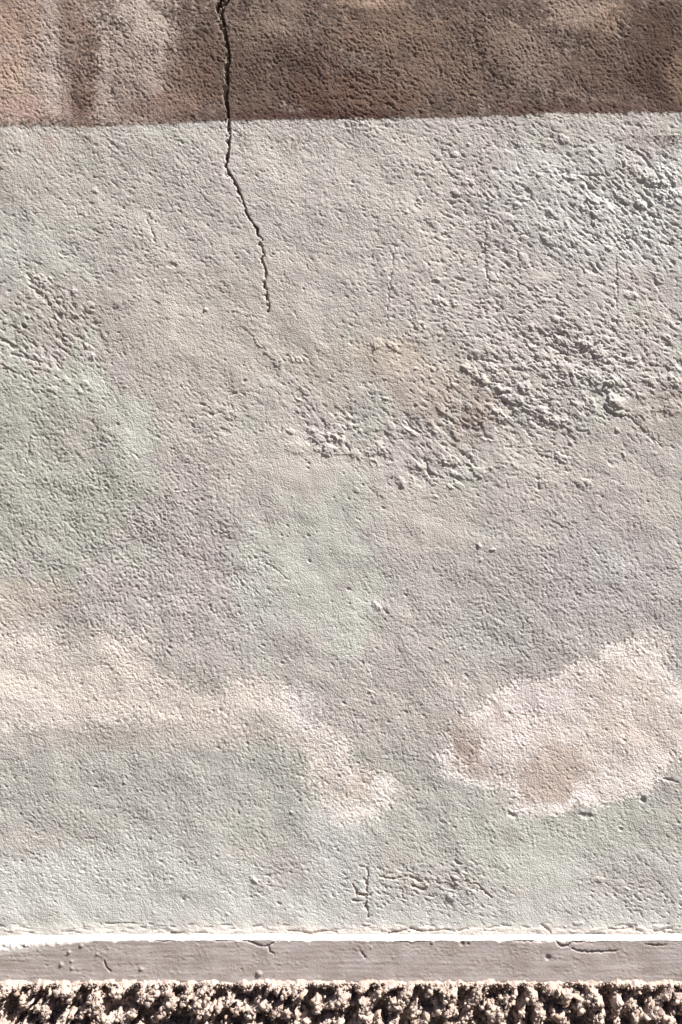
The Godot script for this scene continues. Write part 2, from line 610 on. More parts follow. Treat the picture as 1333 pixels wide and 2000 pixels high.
	# scratches
	for s in [[[771, 470, 1.8], [768, 510, 2.0], [762, 560, 2.2], [758, 600, 1.6], [757, 640, 1.0]], [[952, 390, 1.6], [954, 412, 2.2], [949, 450, 1.4], [947, 490, 2.0], [952, 530, 2.4], [956, 552, 1.8]],
			[[1204, 500, 1.2], [1206, 560, 2.2], [1206, 640, 1.6]], [[1240, 825, 1.6], [1262, 845, 3.0], [1284, 864, 3.0], [1300, 878, 1.2]], [[866, 322, 2.0], [878, 338, 3.0], [894, 348, 2.0]],
			[[285, 425, 1.5], [300, 455, 2.4], [303, 475, 1.4]], [[905, 700, 1.6], [940, 703, 2.2], [962, 706, 1.5]],
			[[1008, 548, 1.4], [1036, 566, 2.2], [1062, 580, 1.6], [1090, 583, 2.6], [1112, 602, 2.0]], [[520, 1100, 1.2], [540, 1112, 2.0], [556, 1128, 2.0], [566, 1134, 1.0]], [[60, 850, 1.2], [56, 890, 2.0], [50, 905, 2.0]],
			[[1240, 392, 3.0], [1252, 386, 2.0], [1262, 392, 5.0], [1275, 404, 3.0]], [[1098, 336, 4.5], [1118, 339, 3.5], [1136, 350, 2.5], [1152, 364, 5.0], [1164, 370, 2.0]], [[1110, 340, 3.0], [1145, 342, 2.0], [1188, 344, 4.0]],
			[[1224, 286, 2.0], [1240, 295, 4.5], [1258, 308, 4.5], [1275, 330, 2.5], [1290, 350, 4.0]], [[1236, 372, 3.0], [1252, 382, 6.0], [1268, 402, 4.0]], [[1192, 412, 2.0], [1210, 430, 4.0]], [[1266, 415, 3.0], [1280, 432, 5.0]],
			[[1070, 424, 5.0], [1086, 430, 3.0]], [[1140, 450, 3.0], [1160, 460, 4.5]], [[1155, 415, 3.0], [1160, 440, 3.0]], [[1284, 470, 1.5], [1308, 478, 3.0]], [[1222, 452, 2.0], [1228, 464, 6.0]],
			[[0, 660, 3.0], [20, 672, 5.0], [44, 690, 4.0], [60, 704, 2.0]], [[60, 560, 2.0], [85, 575, 3.0], [100, 600, 2.0]], [[20, 690, 2.0], [50, 700, 4.0], [88, 708, 2.0]], [[0, 712, 4.0], [26, 726, 3.0], [50, 738, 2.0]],
			[[930, 742, 5.0], [940, 748, 3.0]], [[975, 768, 6.0], [995, 770, 4.0]], [[955, 745, 3.0], [982, 747, 3.0]], [[1140, 690, 3.0], [1168, 670, 4.0]], [[1185, 800, 4.0], [1205, 812, 5.0], [1222, 812, 3.0]],
			[[955, 800, 6.0], [948, 822, 5.0]], [[942, 850, 5.0], [962, 858, 3.0]], [[790, 820, 3.0], [806, 838, 5.0], [822, 846, 3.0]], [[830, 895, 4.0], [838, 920, 4.0], [852, 932, 3.0]], [[1083, 1020, 2.0], [1100, 1030, 2.0]]]:
		groove(s, 2.0, 0, Vector3.ZERO, 0.3, 3.5)
	for s in [[[717, 1688, 1.2], [719, 1708, 3.4], [718, 1730, 1.0], [715, 1752, 3.2], [717, 1775, 2.5], [720, 1792, 2.0]], [[690, 1728, 2.5], [700, 1746, 4.5], [716, 1749, 5.0], [724, 1748, 2.0]], [[688, 1758, 3.0], [706, 1760, 2.0]],
			[[800, 1712, 4.0], [812, 1716, 4.0], [824, 1722, 3.0]], [[808, 1732, 6.0], [830, 1735, 4.0]], [[930, 1725, 2.0], [948, 1742, 3.0], [960, 1752, 3.0]], [[740, 1712, 1.4], [770, 1716, 2.0], [800, 1710, 2.0]],
			[[560, 1818, 1.2], [590, 1820, 3.0], [612, 1823, 3.0], [640, 1818, 2.0], [658, 1820, 3.0]], [[320, 1818, 1.5], [336, 1823, 3.0], [360, 1821, 2.0]], [[756, 1823, 3.0], [784, 1818, 2.0], [802, 1813, 4.0], [824, 1819, 3.0], [850, 1818, 3.0], [872, 1814, 2.0]],
			[[1058, 1806, 3.0], [1068, 1812, 4.0], [1078, 1821, 2.0]], [[1186, 1813, 2.0], [1212, 1815, 2.0], [1236, 1812, 3.0], [1254, 1820, 2.0]], [[1282, 1818, 3.0], [1300, 1821, 2.0]],
			[[200, 1804, 2.5], [262, 1803, 2.0]]]:
		groove(s, 3.0, 0, lin(205, 185, 165), 0.2, 3.5)
	# the long crack
	cut_base = hgt.duplicate()
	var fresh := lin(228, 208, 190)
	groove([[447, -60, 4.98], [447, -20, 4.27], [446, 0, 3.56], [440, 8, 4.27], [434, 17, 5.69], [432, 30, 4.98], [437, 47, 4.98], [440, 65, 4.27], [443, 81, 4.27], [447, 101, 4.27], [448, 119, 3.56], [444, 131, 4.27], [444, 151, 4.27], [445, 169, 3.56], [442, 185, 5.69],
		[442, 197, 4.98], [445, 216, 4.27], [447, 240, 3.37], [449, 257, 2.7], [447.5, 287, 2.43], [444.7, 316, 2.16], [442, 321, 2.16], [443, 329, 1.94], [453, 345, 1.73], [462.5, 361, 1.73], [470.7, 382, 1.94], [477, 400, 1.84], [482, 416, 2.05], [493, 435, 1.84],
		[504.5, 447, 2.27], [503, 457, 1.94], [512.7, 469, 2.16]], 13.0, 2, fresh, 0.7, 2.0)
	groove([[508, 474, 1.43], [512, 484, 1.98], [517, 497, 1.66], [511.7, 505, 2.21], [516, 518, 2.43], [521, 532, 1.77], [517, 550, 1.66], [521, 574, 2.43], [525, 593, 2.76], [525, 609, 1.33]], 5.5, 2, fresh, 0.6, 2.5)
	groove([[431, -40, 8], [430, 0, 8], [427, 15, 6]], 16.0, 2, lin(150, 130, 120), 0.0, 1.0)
	groove([[441, 328, 2.0], [439, 340, 3.0], [445, 347, 2.0], [452, 346, 2.0]], 1.6, 0, lin(215, 212, 204), 0.2, 1.0)

	for j in H:
		for i in W:
			var k := j * W + i
			if ident[k] < 2 and minf(still_u[i], still_v[j]) < 0.55:
				ident[k] += 5
	var wall := thing("plaster_wall", "old pale grey-green plaster wall with a brown painted band across its top and a long crack", "wall", Vector3.ZERO)
	var m := coloured(0.95, 0.7)
	tag(show_mesh("plaster_coat", wall_mesh(0), m, wall), "pale grey-green rough plaster with stains")
	tag(show_mesh("painted_band", wall_mesh(1), m, wall), "brown weathered paint band")
	var far := coloured(0.95, 0.9, 13.0)
	show_mesh("plaster_coat", wall_mesh(5), far, wall)
	show_mesh("painted_band", wall_mesh(6), far, wall)
	tag(show_mesh("crack", wall_mesh(2), m, wall), "long dark crack running down from the brown band")
	tag(show_mesh("worn_patch", wall_mesh(3), m, wall), "pinkish white bare patch on the right")
	tag(show_mesh("worn_patch", wall_mesh(4), m, wall), "cream worn streak reaching in from the left")
	var core := BoxMesh.new()
	core.size = Vector3(2.925, 3.05, 0.3)
	var cm := StandardMaterial3D.new()
	cm.albedo_color = Color(0.62, 0.57, 0.52)
	cm.roughness = 0.95
	var c := show_mesh("wall_core", core, cm, wall)
	c.position = Vector3(-0.0015, 0.76 + 0.015, -0.185)
	c.position.y = 3.045 * 0.5


func colour_wall(n_band: FastNoiseLite) -> void:
	# tints of the pale field: [u, v, ru, rv, turn, r, g, b, amount, soft, ragged]
	for s in [
		[330, 1130, 260, 130, 0, 190, 182, 178, 0.7, 1.0, 0.7], [1050, 1180, 330, 150, 0, 190, 184, 179, 0.6, 1.0, 0.7], [1180, 1110, 110, 80, 0, 190, 183, 184, 0.4, 1.0, 0.7], [300, 700, 160, 190, 0, 198, 189, 180, 0.6, 1.0, 0.7],
		[450, 620, 180, 110, 0, 199, 191, 180, 0.6, 1.0, 0.7], [110, 620, 110, 80, 30, 185, 178, 166, 0.5, 1.0, 0.6], [80, 480, 100, 50, 20, 204, 206, 196, 0.7, 0.9, 0.8], [20, 520, 30, 50, 0, 208, 210, 200, 0.7, 0.9, 0.6],
		[110, 900, 190, 210, -10, 188, 190, 177, 0.85, 0.45, 0.5], [262, 850, 26, 95, -14, 212, 214, 203, 0.8, 0.8, 0.5], [190, 735, 20, 60, -14, 208, 209, 198, 0.7, 0.9, 0.6], [70, 1080, 130, 50, 0, 184, 186, 175, 0.6, 0.9, 0.7],
		[150, 850, 70, 50, 0, 190, 182, 175, 0.5, 0.9, 0.7], [600, 1110, 120, 150, 0, 205, 207, 196, 0.9, 0.6, 0.7], [510, 1190, 40, 90, 0, 206, 208, 198, 0.7, 0.9, 0.6], [700, 1210, 45, 60, 0, 208, 210, 199, 0.8, 0.7, 0.6], [560, 1240, 60, 50, 0, 188, 181, 177, 0.5, 0.9, 0.7],
		[560, 905, 100, 60, 0, 212, 205, 195, 0.6, 1.0, 0.6], [850, 1010, 80, 70, 0, 208, 201, 191, 0.5, 1.0, 0.6], [960, 1240, 90, 50, 0, 197, 198, 190, 0.5, 1.0, 0.6], [1190, 1100, 40, 30, 30, 199, 201, 196, 0.5, 0.8, 0.6],
		[810, 725, 120, 70, 15, 201, 187, 171, 0.6, 0.9, 0.7], [770, 690, 60, 30, 0, 206, 192, 172, 0.5, 0.8, 0.7], [930, 810, 40, 50, 0, 165, 145, 132, 0.45, 0.8, 0.8], [880, 790, 30, 20, 40, 168, 150, 140, 0.4, 0.8, 0.8], [650, 730, 70, 60, 0, 200, 192, 176, 0.5, 1.0, 0.7],
		[640, 450, 400, 170, 0, 205, 199, 191, 0.6, 1.0, 0.5], [1160, 420, 190, 110, 15, 209, 209, 203, 0.7, 0.9, 0.6], [1300, 350, 60, 50, 0, 216, 218, 212, 0.7, 0.9, 0.6], [1090, 640, 190, 110, 0, 202, 196, 189, 0.6, 1.0, 0.6], [100, 300, 180, 60, 0, 194, 191, 180, 0.6, 1.0, 0.6], [180, 400, 190, 90, 0, 192, 188, 178, 0.5, 1.0, 0.6],
		[1290, 800, 60, 50, -35, 176, 166, 156, 0.6, 0.7, 0.5], [1180, 960, 160, 60, 0, 198, 190, 183, 0.5, 1.0, 0.6],
		[500, 1560, 600, 110, 0, 193, 194, 184, 0.8, 0.8, 0.4], [1150, 1650, 300, 90, 0, 196, 198, 187, 0.75, 0.9, 0.5], [300, 1560, 160, 50, 0, 190, 184, 179, 0.5, 1.0, 0.8], [560, 1500, 120, 80, 30, 190, 189, 180, 0.5, 0.9, 0.6],
		[300, 1735, 460, 80, 0, 212, 214, 206, 0.8, 0.8, 0.4], [660, 1700, 70, 130, 0, 213, 213, 207, 0.8, 0.9, 0.4], [60, 1720, 90, 60, 0, 214, 215, 208, 0.7, 1.0, 0.5], [1050, 1690, 110, 55, 0, 207, 210, 199, 0.8, 0.7, 0.5], [1000, 1775, 500, 40, 0, 214, 215, 207, 0.7, 0.9, 0.4],
		[550, 1700, 60, 30, 0, 196, 186, 180, 0.5, 1.0, 0.8], [860, 1720, 90, 40, 0, 194, 189, 182, 0.5, 1.0, 0.8], [1240, 1720, 90, 50, 0, 192, 188, 184, 0.5, 1.0, 0.8], [660, 1817, 800, 7, 0, 224, 212, 200, 0.6, 0.9, 0.5],
		[800, 1500, 110, 90, 0, 194, 189, 181, 0.6, 1.0, 0.6], [740, 1390, 100, 60, 0, 200, 192, 185, 0.5, 1.0, 0.6], [340, 612, 16, 32, 0, 222, 213, 202, 0.8, 0.9, 0.7], [395, 615, 14, 20, 0, 214, 205, 195, 0.6, 0.9, 0.7], [340, 655, 12, 12, 0, 222, 213, 202, 0.8, 0.9, 0.7],
		[70, 550, 40, 22, 30, 214, 210, 200, 0.6, 0.9, 0.7], [180, 690, 18, 18, 0, 214, 207, 199, 0.6, 0.9, 0.7], [1070, 900, 60, 50, 0, 212, 205, 196, 0.6, 0.9, 0.7], [830, 1045, 8, 50, -10, 215, 209, 200, 0.6, 0.9, 0.5], [720, 1312, 9, 16, -20, 218, 215, 206, 0.8, 0.7, 0.5]]:
		stain(s[0], s[1], s[2], s[3], s[4], lin(s[5], s[6], s[7]), s[8], s[9], s[10])

	# the cream streak that comes in from the left and runs down to the right
	patch(PackedVector2Array([Vector2(-160, 1240), Vector2(10, 1236), Vector2(80, 1222), Vector2(130, 1250), Vector2(200, 1232), Vector2(290, 1240), Vector2(300, 1300), Vector2(360, 1330), Vector2(430, 1346), Vector2(520, 1342), Vector2(590, 1362),
		Vector2(650, 1410), Vector2(670, 1470), Vector2(720, 1520), Vector2(758, 1565), Vector2(735, 1590), Vector2(660, 1582), Vector2(610, 1520), Vector2(585, 1470), Vector2(540, 1420), Vector2(420, 1432), Vector2(300, 1420), Vector2(180, 1412), Vector2(60, 1420), Vector2(-160, 1430)]),
		lin(240, 229, 216), 0.95, 10.0, 24.0, 38.0, 4, 0.35)
	for s in [[60, 1330, 70, 60, 0, 232, 222, 208, 0.8, 0.8, 0.8], [250, 1300, 70, 40, 0, 232, 220, 207, 0.5, 0.9, 0.8], [150, 1250, 40, 40, 0, 200, 192, 182, 0.7, 0.9, 0.8], [190, 1375, 90, 25, 0, 224, 210, 197, 0.4, 0.9, 0.8], [380, 1390, 70, 28, 0, 222, 208, 195, 0.5, 0.9, 0.9],
			[470, 1370, 70, 30, 0, 236, 226, 214, 0.8, 0.9, 0.9], [600, 1400, 50, 40, 40, 238, 230, 224, 0.9, 0.8, 0.8], [530, 1400, 45, 16, 0, 204, 198, 188, 0.6, 0.9, 0.9], [640, 1470, 28, 50, -30, 236, 226, 218, 0.9, 0.7, 0.8], [692, 1535, 34, 26, 20, 206, 190, 178, 0.55, 0.5, 0.8],
			[742, 1560, 24, 32, 20, 244, 236, 228, 0.95, 0.4, 0.6], [655, 1480, 26, 44, -35, 242, 233, 224, 0.85, 0.5, 0.8], [705, 1582, 50, 12, 0, 240, 232, 224, 0.8, 0.5, 0.7], [690, 1578, 50, 10, 0, 236, 228, 220, 0.7, 0.8, 0.6], [420, 1440, 160, 20, 0, 196, 186, 175, 0.5, 1.0, 0.8], [40, 1180, 80, 40, 0, 212, 198, 180, 0.5, 1.0, 0.8], [30, 1380, 90, 20, 0, 234, 224, 214, 0.7, 1.0, 0.8], [230, 1435, 120, 22, 0, 188, 180, 172, 0.6, 1.0, 0.7]]:
		stain(s[0], s[1], s[2], s[3], s[4], lin(s[5], s[6], s[7]), s[8], s[9], s[10], 0.5)
	for s in [[120, 1292, 60, 22, 0], [330, 1378, 60, 16, 0], [455, 1402, 60, 14, 0], [560, 1440, 28, 22, 30], [235, 1342, 50, 14, 0], [40, 1272, 40, 16, 0], [400, 1352, 40, 10, 0], [640, 1520, 16, 30, -30], [290, 1268, 30, 24, 0], [60, 1398, 80, 12, 0]]:
		stain(s[0], s[1], s[2], s[3], s[4], lin(206, 198, 189), 0.5, 0.5, 0.9, 0.7)

	# the pinkish white patch on the right
	patch(PackedVector2Array([Vector2(852, 1478), Vector2(868, 1440), Vector2(900, 1404), Vector2(935, 1390), Vector2(945, 1350), Vector2(1000, 1332), Vector2(1080, 1318), Vector2(1130, 1286), Vector2(1180, 1268), Vector2(1240, 1250), Vector2(1290, 1262), Vector2(1312, 1320),
		Vector2(1345, 1345), Vector2(1400, 1352), Vector2(1405, 1470), Vector2(1320, 1486), Vector2(1262, 1540), Vector2(1180, 1562), Vector2(1100, 1586), Vector2(1000, 1586), Vector2(985, 1545), Vector2(940, 1530), Vector2(905, 1525), Vector2(868, 1500)]),
		lin(241, 231, 223), 1.0, 4.0, 16.0, 17.0, 3, 0.6)
	for s in [[1060, 1510, 90, 55, -10, 200, 182, 168, 0.85, 0.4, 0.6], [905, 1455, 34, 46, 20, 192, 174, 161, 0.95, 0.28, 0.5], [930, 1505, 26, 20, 0, 204, 187, 175, 0.8, 0.5, 0.6], [1080, 1370, 120, 40, -10, 232, 221, 216, 0.7, 0.9, 0.7], [1200, 1420, 130, 50, 0, 228, 212, 198, 0.6, 1.0, 0.8],
			[1265, 1285, 40, 36, 0, 234, 224, 214, 0.8, 0.8, 0.7], [1220, 1335, 60, 30, 0, 210, 196, 182, 0.6, 0.9, 0.8], [1155, 1330, 22, 40, 0, 206, 196, 188, 0.5, 0.9, 0.8], [1040, 1578, 60, 9, 0, 240, 232, 224, 0.8, 0.7, 0.5], [870, 1490, 12, 30, -30, 234, 226, 220, 0.8, 0.7, 0.5], [925, 1528, 40, 8, 10, 236, 228, 222, 0.8, 0.7, 0.5],
			[1000, 1450, 50, 50, 0, 230, 218, 212, 0.6, 0.9, 0.8], [970, 1385, 16, 22, 0, 208, 192, 184, 0.7, 0.8, 0.7], [905, 1336, 40, 12, 10, 218, 208, 199, 0.7, 0.8, 0.8], [765, 1375, 28, 24, 0, 212, 203, 194, 0.6, 0.9, 0.8], [860, 1420, 60, 20, 0, 208, 198, 190, 0.5, 1.0, 0.9], [1310, 1440, 60, 40, 0, 224, 210, 200, 0.6, 1.0, 0.7], [730, 1360, 40, 10, 0, 216, 208, 200, 0.5, 0.9, 0.8]]:
		stain(s[0], s[1], s[2], s[3], s[4], lin(s[5], s[6], s[7]), s[8], s[9], s[10], 0.5)

	# the brown paint across the top
	var n_speck := noise(16, 9.0, 3, 0.65)
	var line := [[-1500, 246], [0, 248], [180, 247], [300, 243], [440, 236], [600, 232], [740, 232], [860, 230], [1000, 226], [1100, 221], [1200, 222], [1333, 219], [2830, 206]]
	var edge := PackedFloat32Array()
	var s_at := 0
	for i in W:
		while s_at < line.size() - 2 and cols[i] > line[s_at + 1][0]:
			s_at += 1
		edge.append(remap(cols[i], line[s_at][0], line[s_at + 1][0], line[s_at][1], line[s_at + 1][1]))
	var brown := lin(116, 99, 89)
	var mottle := lin(172, 152, 138)
	for j in first_at(rows, 262.0):
		for i in W:
			var k := j * W + i
			var d := edge[i] - rows[j] + 3.0 * warp_b[k] + 1.5 * warp_a[k]
			var w := clampf(d / 2.2 + 0.5, 0.0, 1.0)
			if w <= 0.0:
				continue
			var t := clampf(n_band.get_noise_2d(cols[i] * 1.5, rows[j] * 0.5) * 1.1 - 0.02 + 0.9 * n_speck.get_noise_2d(cols[i], rows[j]), 0.0, 1.0)
			var tone := 1.0 + 0.16 * warp_b[k] + 0.26 * warp_c[k]
			var c := brown.lerp(mottle, t) * tone
			cr[k] += (c.x - cr[k]) * w
			cg[k] += (c.y - cg[k]) * w
			cb[k] += (c.z - cb[k]) * w
			hgt[k] += 0.35 * w
			if w > 0.5:
				ident[k] = 1
	keep_band = edge
	for s in [[60, 100, 130, 160, 0, 192, 172, 160, 0.85, 0.8, 0.5], [15, 60, 60, 60, 0, 186, 150, 124, 0.5, 0.9, 0.7], [25, 160, 40, 50, 0, 198, 170, 144, 0.5, 0.9, 0.7], [60, 215, 90, 22, 0, 188, 158, 146, 0.7, 1.0, 0.6], [165, 170, 26, 80, 0, 132, 104, 90, 0.8, 0.9, 0.5], [150, 50, 40, 60, 0, 150, 124, 108, 0.7, 0.9, 0.6],
			[205, 130, 16, 120, 0, 196, 178, 166, 0.8, 0.9, 0.5], [100, 130, 18, 110, 0, 204, 188, 176, 0.55, 0.9, 0.6], [125, 60, 10, 80, 0, 150, 128, 114, 0.5, 0.9, 0.6], [312, 120, 12, 90, 0, 198, 182, 170, 0.5, 0.9, 0.6], [238, 150, 12, 90, 0, 158, 138, 124, 0.5, 0.9, 0.6], [270, 130, 80, 110, 0, 186, 168, 156, 0.8, 0.9, 0.6], [270, 30, 70, 40, 0, 202, 186, 173, 0.8, 0.9, 0.7], [320, 70, 24, 26, 0, 194, 178, 164, 0.7, 0.9, 0.7], [380, 150, 50, 70, 0, 124, 98, 84, 0.7, 0.9, 0.6], [330, 210, 80, 22, 0, 152, 124, 112, 0.7, 1.0, 0.6],
			[500, 150, 70, 90, 0, 112, 92, 80, 0.8, 0.9, 0.6], [540, 40, 60, 40, 0, 152, 132, 116, 0.7, 0.9, 0.7], [600, 150, 60, 80, 0, 106, 84, 74, 0.8, 0.9, 0.6], [730, 8, 60, 10, 0, 206, 178, 150, 0.7, 0.9, 0.7], [760, 60, 110, 50, 0, 142, 116, 98, 0.7, 1.0, 0.7], [720, 190, 130, 45, 0, 116, 88, 74, 0.75, 0.9, 0.6],
			[880, 120, 120, 80, 0, 136, 113, 98, 0.7, 1.0, 0.7], [1040, 130, 50, 50, 0, 158, 138, 125, 0.5, 0.9, 0.8], [1000, 80, 50, 30, 0, 150, 130, 116, 0.4, 0.9, 0.8], [1130, 20, 90, 28, 0, 192, 168, 148, 0.5, 0.8, 0.9], [1190, 40, 20, 40, 0, 178, 152, 130, 0.7, 0.9, 0.9], [1170, 130, 60, 60, 0, 122, 100, 87, 0.7, 1.0, 0.7],
			[1280, 120, 70, 130, 0, 100, 79, 68, 0.85, 0.8, 0.5], [1325, 150, 18, 50, 0, 158, 132, 110, 0.6, 1.0, 0.7], [1140, 187, 60, 5, 10, 172, 146, 130, 0.6, 0.9, 0.7], [1150, 212, 180, 12, -1, 108, 80, 72, 0.6, 1.0, 0.6], [560, 224, 140, 8, -1, 102, 74, 68, 0.8, 1.0, 0.5], [700, 222, 120, 7, 0, 100, 74, 66, 0.8, 1.0, 0.5]]:
		band_stain(s[0], s[1], s[2], s[3], s[4], lin(s[5], s[6], s[7]), s[8], s[9], s[10])


var keep_band := PackedFloat32Array()


func band_stain(cu: float, cv: float, ru: float, rv: float, turn: float, col: Vector3, amount: float, soft: float, ragged: float) -> void:
	# a blotch that stops at the lower edge of the brown paint
	var low := first_at(rows, 200.0)
	var high := first_at(rows, 265.0)
	var keep := [cr.slice(low * W, high * W), cg.slice(low * W, high * W), cb.slice(low * W, high * W)]
	stain(cu, cv, ru, rv, turn, col, amount, soft, ragged, 0.55)
	for j in range(low, high):
		for i in range(first_at(cols, cu - ru * 3.0), first_at(cols, cu + ru * 3.0)):
			var k := j * W + i
			if ident[k] != 1:
				cr[k] = keep[0][k - low * W]
				cg[k] = keep[1][k - low * W]
				cb[k] = keep[2][k - low * W]


# ---------------------------------------------------------------- ledge

func build_ledge() -> void:
	var us := spread(-800.0, 2130.0, -30.0, 1363.0, 1.9, 14.0)
	var w := us.size()
	var n_face := noise(31, 160.0, 3)
	var n_rub := noise(32, 9.0, 2)
	var n_grit := noise(33, 5.0, 2)
	var n_chip := noise(34, 38.0, 4, 0.6)
	var n_tone := noise(35, 70.0, 4, 0.6)
	var n_streak := noise(36, 12.0, 2)
	# distances along the section: top, edge, face, underside
	var top_n := 36
	var edge_n := 10
	var face_n := 44
	var under_n := 8
	var total := top_n + edge_n + face_n + under_n
	var spots := []
	for q in 100:
		spots.append([rng.randf_range(-40, 1373), rng.randf_range(3, 74), rng.randf_range(1.0, 2.4), rng.randf_range(0.5, 1.6) * (1.0 if rng.randf() < 0.7 else -1.0)])
	for s in [[165, 12, 4, 4.0], [141, 24, 4, 4.0], [126, 48, 4.5, 4.5], [196, 28, 3, 3.0], [146, 42, 3, 3.0], [147, 55, 3.4, 3.0], [280, 57, 4, 3.6], [508, 66, 6, 6.0], [1066, 35, 5.5, -6.0], [724, 15, 3, 3], [843, 6, 4, 3], [900, 8, 5, -5], [912, 9, 3, -4]]:
		spots.append(s)
	var cracks := [[[308, 1, 2.0], [322, 4, 1.4], [338, 2, 1.4]], [[476, 1, 2.4], [490, 4, 3.0], [505, 11, 3.0], [516, 14, 3.2], [527, 12, 3.2], [540, 5, 2.4], [552, 2, 2.0]], [[527, 13, 3.0], [528, 24, 2.6], [536, 26, 1.6]], [[570, 0, 2.0], [605, 0, 2.0]],
		[[422, 1, 3.0], [436, 2, 4.0], [462, 1, 2.0]], [[1082, 2, 3.0], [1090, 12, 3.6], [1104, 12, 3.2], [1116, 3, 3.0], [1124, 6, 3.6], [1138, 2, 2.6]], [[1112, 17, 1.2], [1126, 22, 2.6], [1145, 24, 2.2], [1200, 22, 1.0]], [[1254, 8, 1.6], [1272, 12, 1.8], [1296, 10, 1.4]], [[1000, 3, 2.0], [1030, 2, 2.4], [1060, 3, 3.0]],
		[[2, 12, 3.0], [14, 14, 4.0], [27, 18, 2.0]], [[42, 12, 2.0], [54, 15, 3.0], [62, 16, 1.6]], [[209, 42, 1.6], [213, 54, 2.0], [221, 60, 1.6]], [[706, 26, 2.4], [713, 34, 3.0]]]
	var vs := PackedVector3Array()
	var cs := PackedColorArray()
	vs.resize(w * total)
	cs.resize(w * total)
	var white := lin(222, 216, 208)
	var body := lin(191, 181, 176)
	var shade_or_dirt := lin(165, 151, 141)
	for i in w:
		var u := us[i]
		# the front edge: straight, rubbed here and there, broken away at the left
		var wob := n_face.get_noise_2d(u, 0.0)
		var broken := clampf((190.0 - u) / 170.0, 0.0, 1.0)
		var nick := maxf(n_chip.get_noise_2d(u, 40.0) - 0.08, 0.0) * 9.0
		if u > 1040.0 and u < 1160.0:
			nick += 3.0 * absf(n_chip.get_noise_2d(u * 2.0, 90.0)) + 1.0
		var zf := 32.0 + 1.6 * wob
		var drop := 1.5 + 17.0 * broken + nick
		var bevel := 4.0 + 16.0 * broken + nick * 1.6
		var y0 := -827.0 + 1.2 * n_face.get_noise_2d(u, 300.0)
		var y1 := -908.5 + 2.0 * n_face.get_noise_2d(u, 600.0)
		for j in total:
			var k := j * w + i
			var p := Vector2.ZERO            # (y, z)
			var nrm := Vector2(1, 0)
			var rough := 0.0
			var col := body
			var s := 0.0
			if j < top_n:
				var t := j / float(top_n)
				p = Vector2(y0 + 3.5 * (1.0 - t) * (1.0 - t), lerpf(-6.0, zf - bevel, t))
				s = p.y
				rough = 0.5
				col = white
			elif j < top_n + edge_n:
				var t := (j - top_n) / float(edge_n)
				var a := t * PI * 0.5
				p = Vector2(y0 - drop * (1.0 - cos(a)), zf - bevel + bevel * sin(a))
				nrm = Vector2(cos(a), sin(a))
				s = zf + 4.0 * t
				rough = 0.5 + 1.8 * broken
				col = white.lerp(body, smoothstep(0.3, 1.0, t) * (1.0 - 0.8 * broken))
			elif j < top_n + edge_n + face_n:
				var t := (j - top_n - edge_n) / float(face_n - 1)
				p = Vector2(lerpf(y0 - drop, y1, t), zf + 1.5 * t)
				nrm = Vector2(0, 1)
				s = 70.0 + (y0 - p.x)
				rough = 0.22 + 0.5 * smoothstep(0.2, 0.5, n_chip.get_noise_2d(u * 0.5, p.x) + 0.25)
				var tone := 0.5 + 0.9 * n_tone.get_noise_2d(u, p.x * 1.8)
				col = body.lerp(shade_or_dirt, clampf(tone, 0.0, 1.0) * 0.8)
				if t < 0.12 and broken > 0.0:
					col = col.lerp(white, broken * 0.7)
			else:
				var t := (j - top_n - edge_n - face_n + 1) / float(under_n)
				p = Vector2(y1 - 3.0 * t, zf + 1.5 - 40.0 * t * t)
				nrm = Vector2(-1, 0)
				s = 160.0 + 10.0 * t
			var d := rough * (1.0 * n_rub.get_noise_2d(u * 0.7, s * 1.2) + 0.6 * n_grit.get_noise_2d(u, s)) + 0.38 * n_streak.get_noise_2d(u * 0.07, s * 1.4)
			d += 1.4 * n_face.get_noise_2d(u, s + 900.0)
			var pos := Vector2(p.x, p.y) + nrm * d
			vs[k] = Vector3((u - 666.5), pos.x, pos.y) * 0.001 + Vector3(0, EYE, 0)
			var v := 1.0 + 0.06 * n_grit.get_noise_2d(u + 500.0, s) + 0.05 * n_streak.get_noise_2d(u * 0.05, s)
			cs[k] = Color(col.x * v, col.y * v, col.z * v)
	# blobs, pits and cracks of the face; depth counts from its upper edge
	var f0 := top_n + edge_n - 3
	for s in spots:
		var su: float = s[0]
		for i in range(first_at(us, su - s[2] * 1.4), first_at(us, su + s[2] * 1.4 + 2.0)):
			for j in range(f0, top_n + edge_n + face_n - 1):
				var k := j * w + i
				var dy: float = (-826.0 - (vs[k].y - EYE) * 1000.0) - s[1]
				var r := Vector2(us[i] - su, dy).length() / float(s[2])
				if r < 1.0:
					vs[k].z += 0.0006 * s[3] * sqrt(1.0 - r * r)
	for line in cracks:
		for q in line.size() - 1:
			var a := Vector2(line[q][0], line[q][1])
			var b := Vector2(line[q + 1][0], line[q + 1][1])
			for i in range(first_at(us, minf(a.x, b.x) - 6.0), first_at(us, maxf(a.x, b.x) + 6.0)):
				for j in range(f0, top_n + edge_n + face_n - 1):
					var k := j * w + i
					var p := Vector2(us[i], -826.0 - (vs[k].y - EYE) * 1000.0 + 2.0 * n_rub.get_noise_2d(us[i], j * 3.0))
					var c := Geometry2D.get_closest_point_to_segment(p, a, b)
					var half := 0.7 * lerpf(line[q][2], line[q + 1][2], clampf((c - a).length() / (b - a).length(), 0.0, 1.0)) * 0.5
					var t := clampf((half + 1.0 - p.distance_to(c)) / 1.6, 0.0, 1.0)
					if t > 0.0:
						var want := 0.001 * (32.0 - 4.0 * t)
						vs[k].z = minf(vs[k].z, maxf(want, vs[k].z - 0.004))
	var ledge := thing("plaster_ledge", "straight plaster ledge with a bright top and smooth grey-brown face below the pale wall", "ledge", Vector3.ZERO)
	var m := coloured(0.9, 0.35)
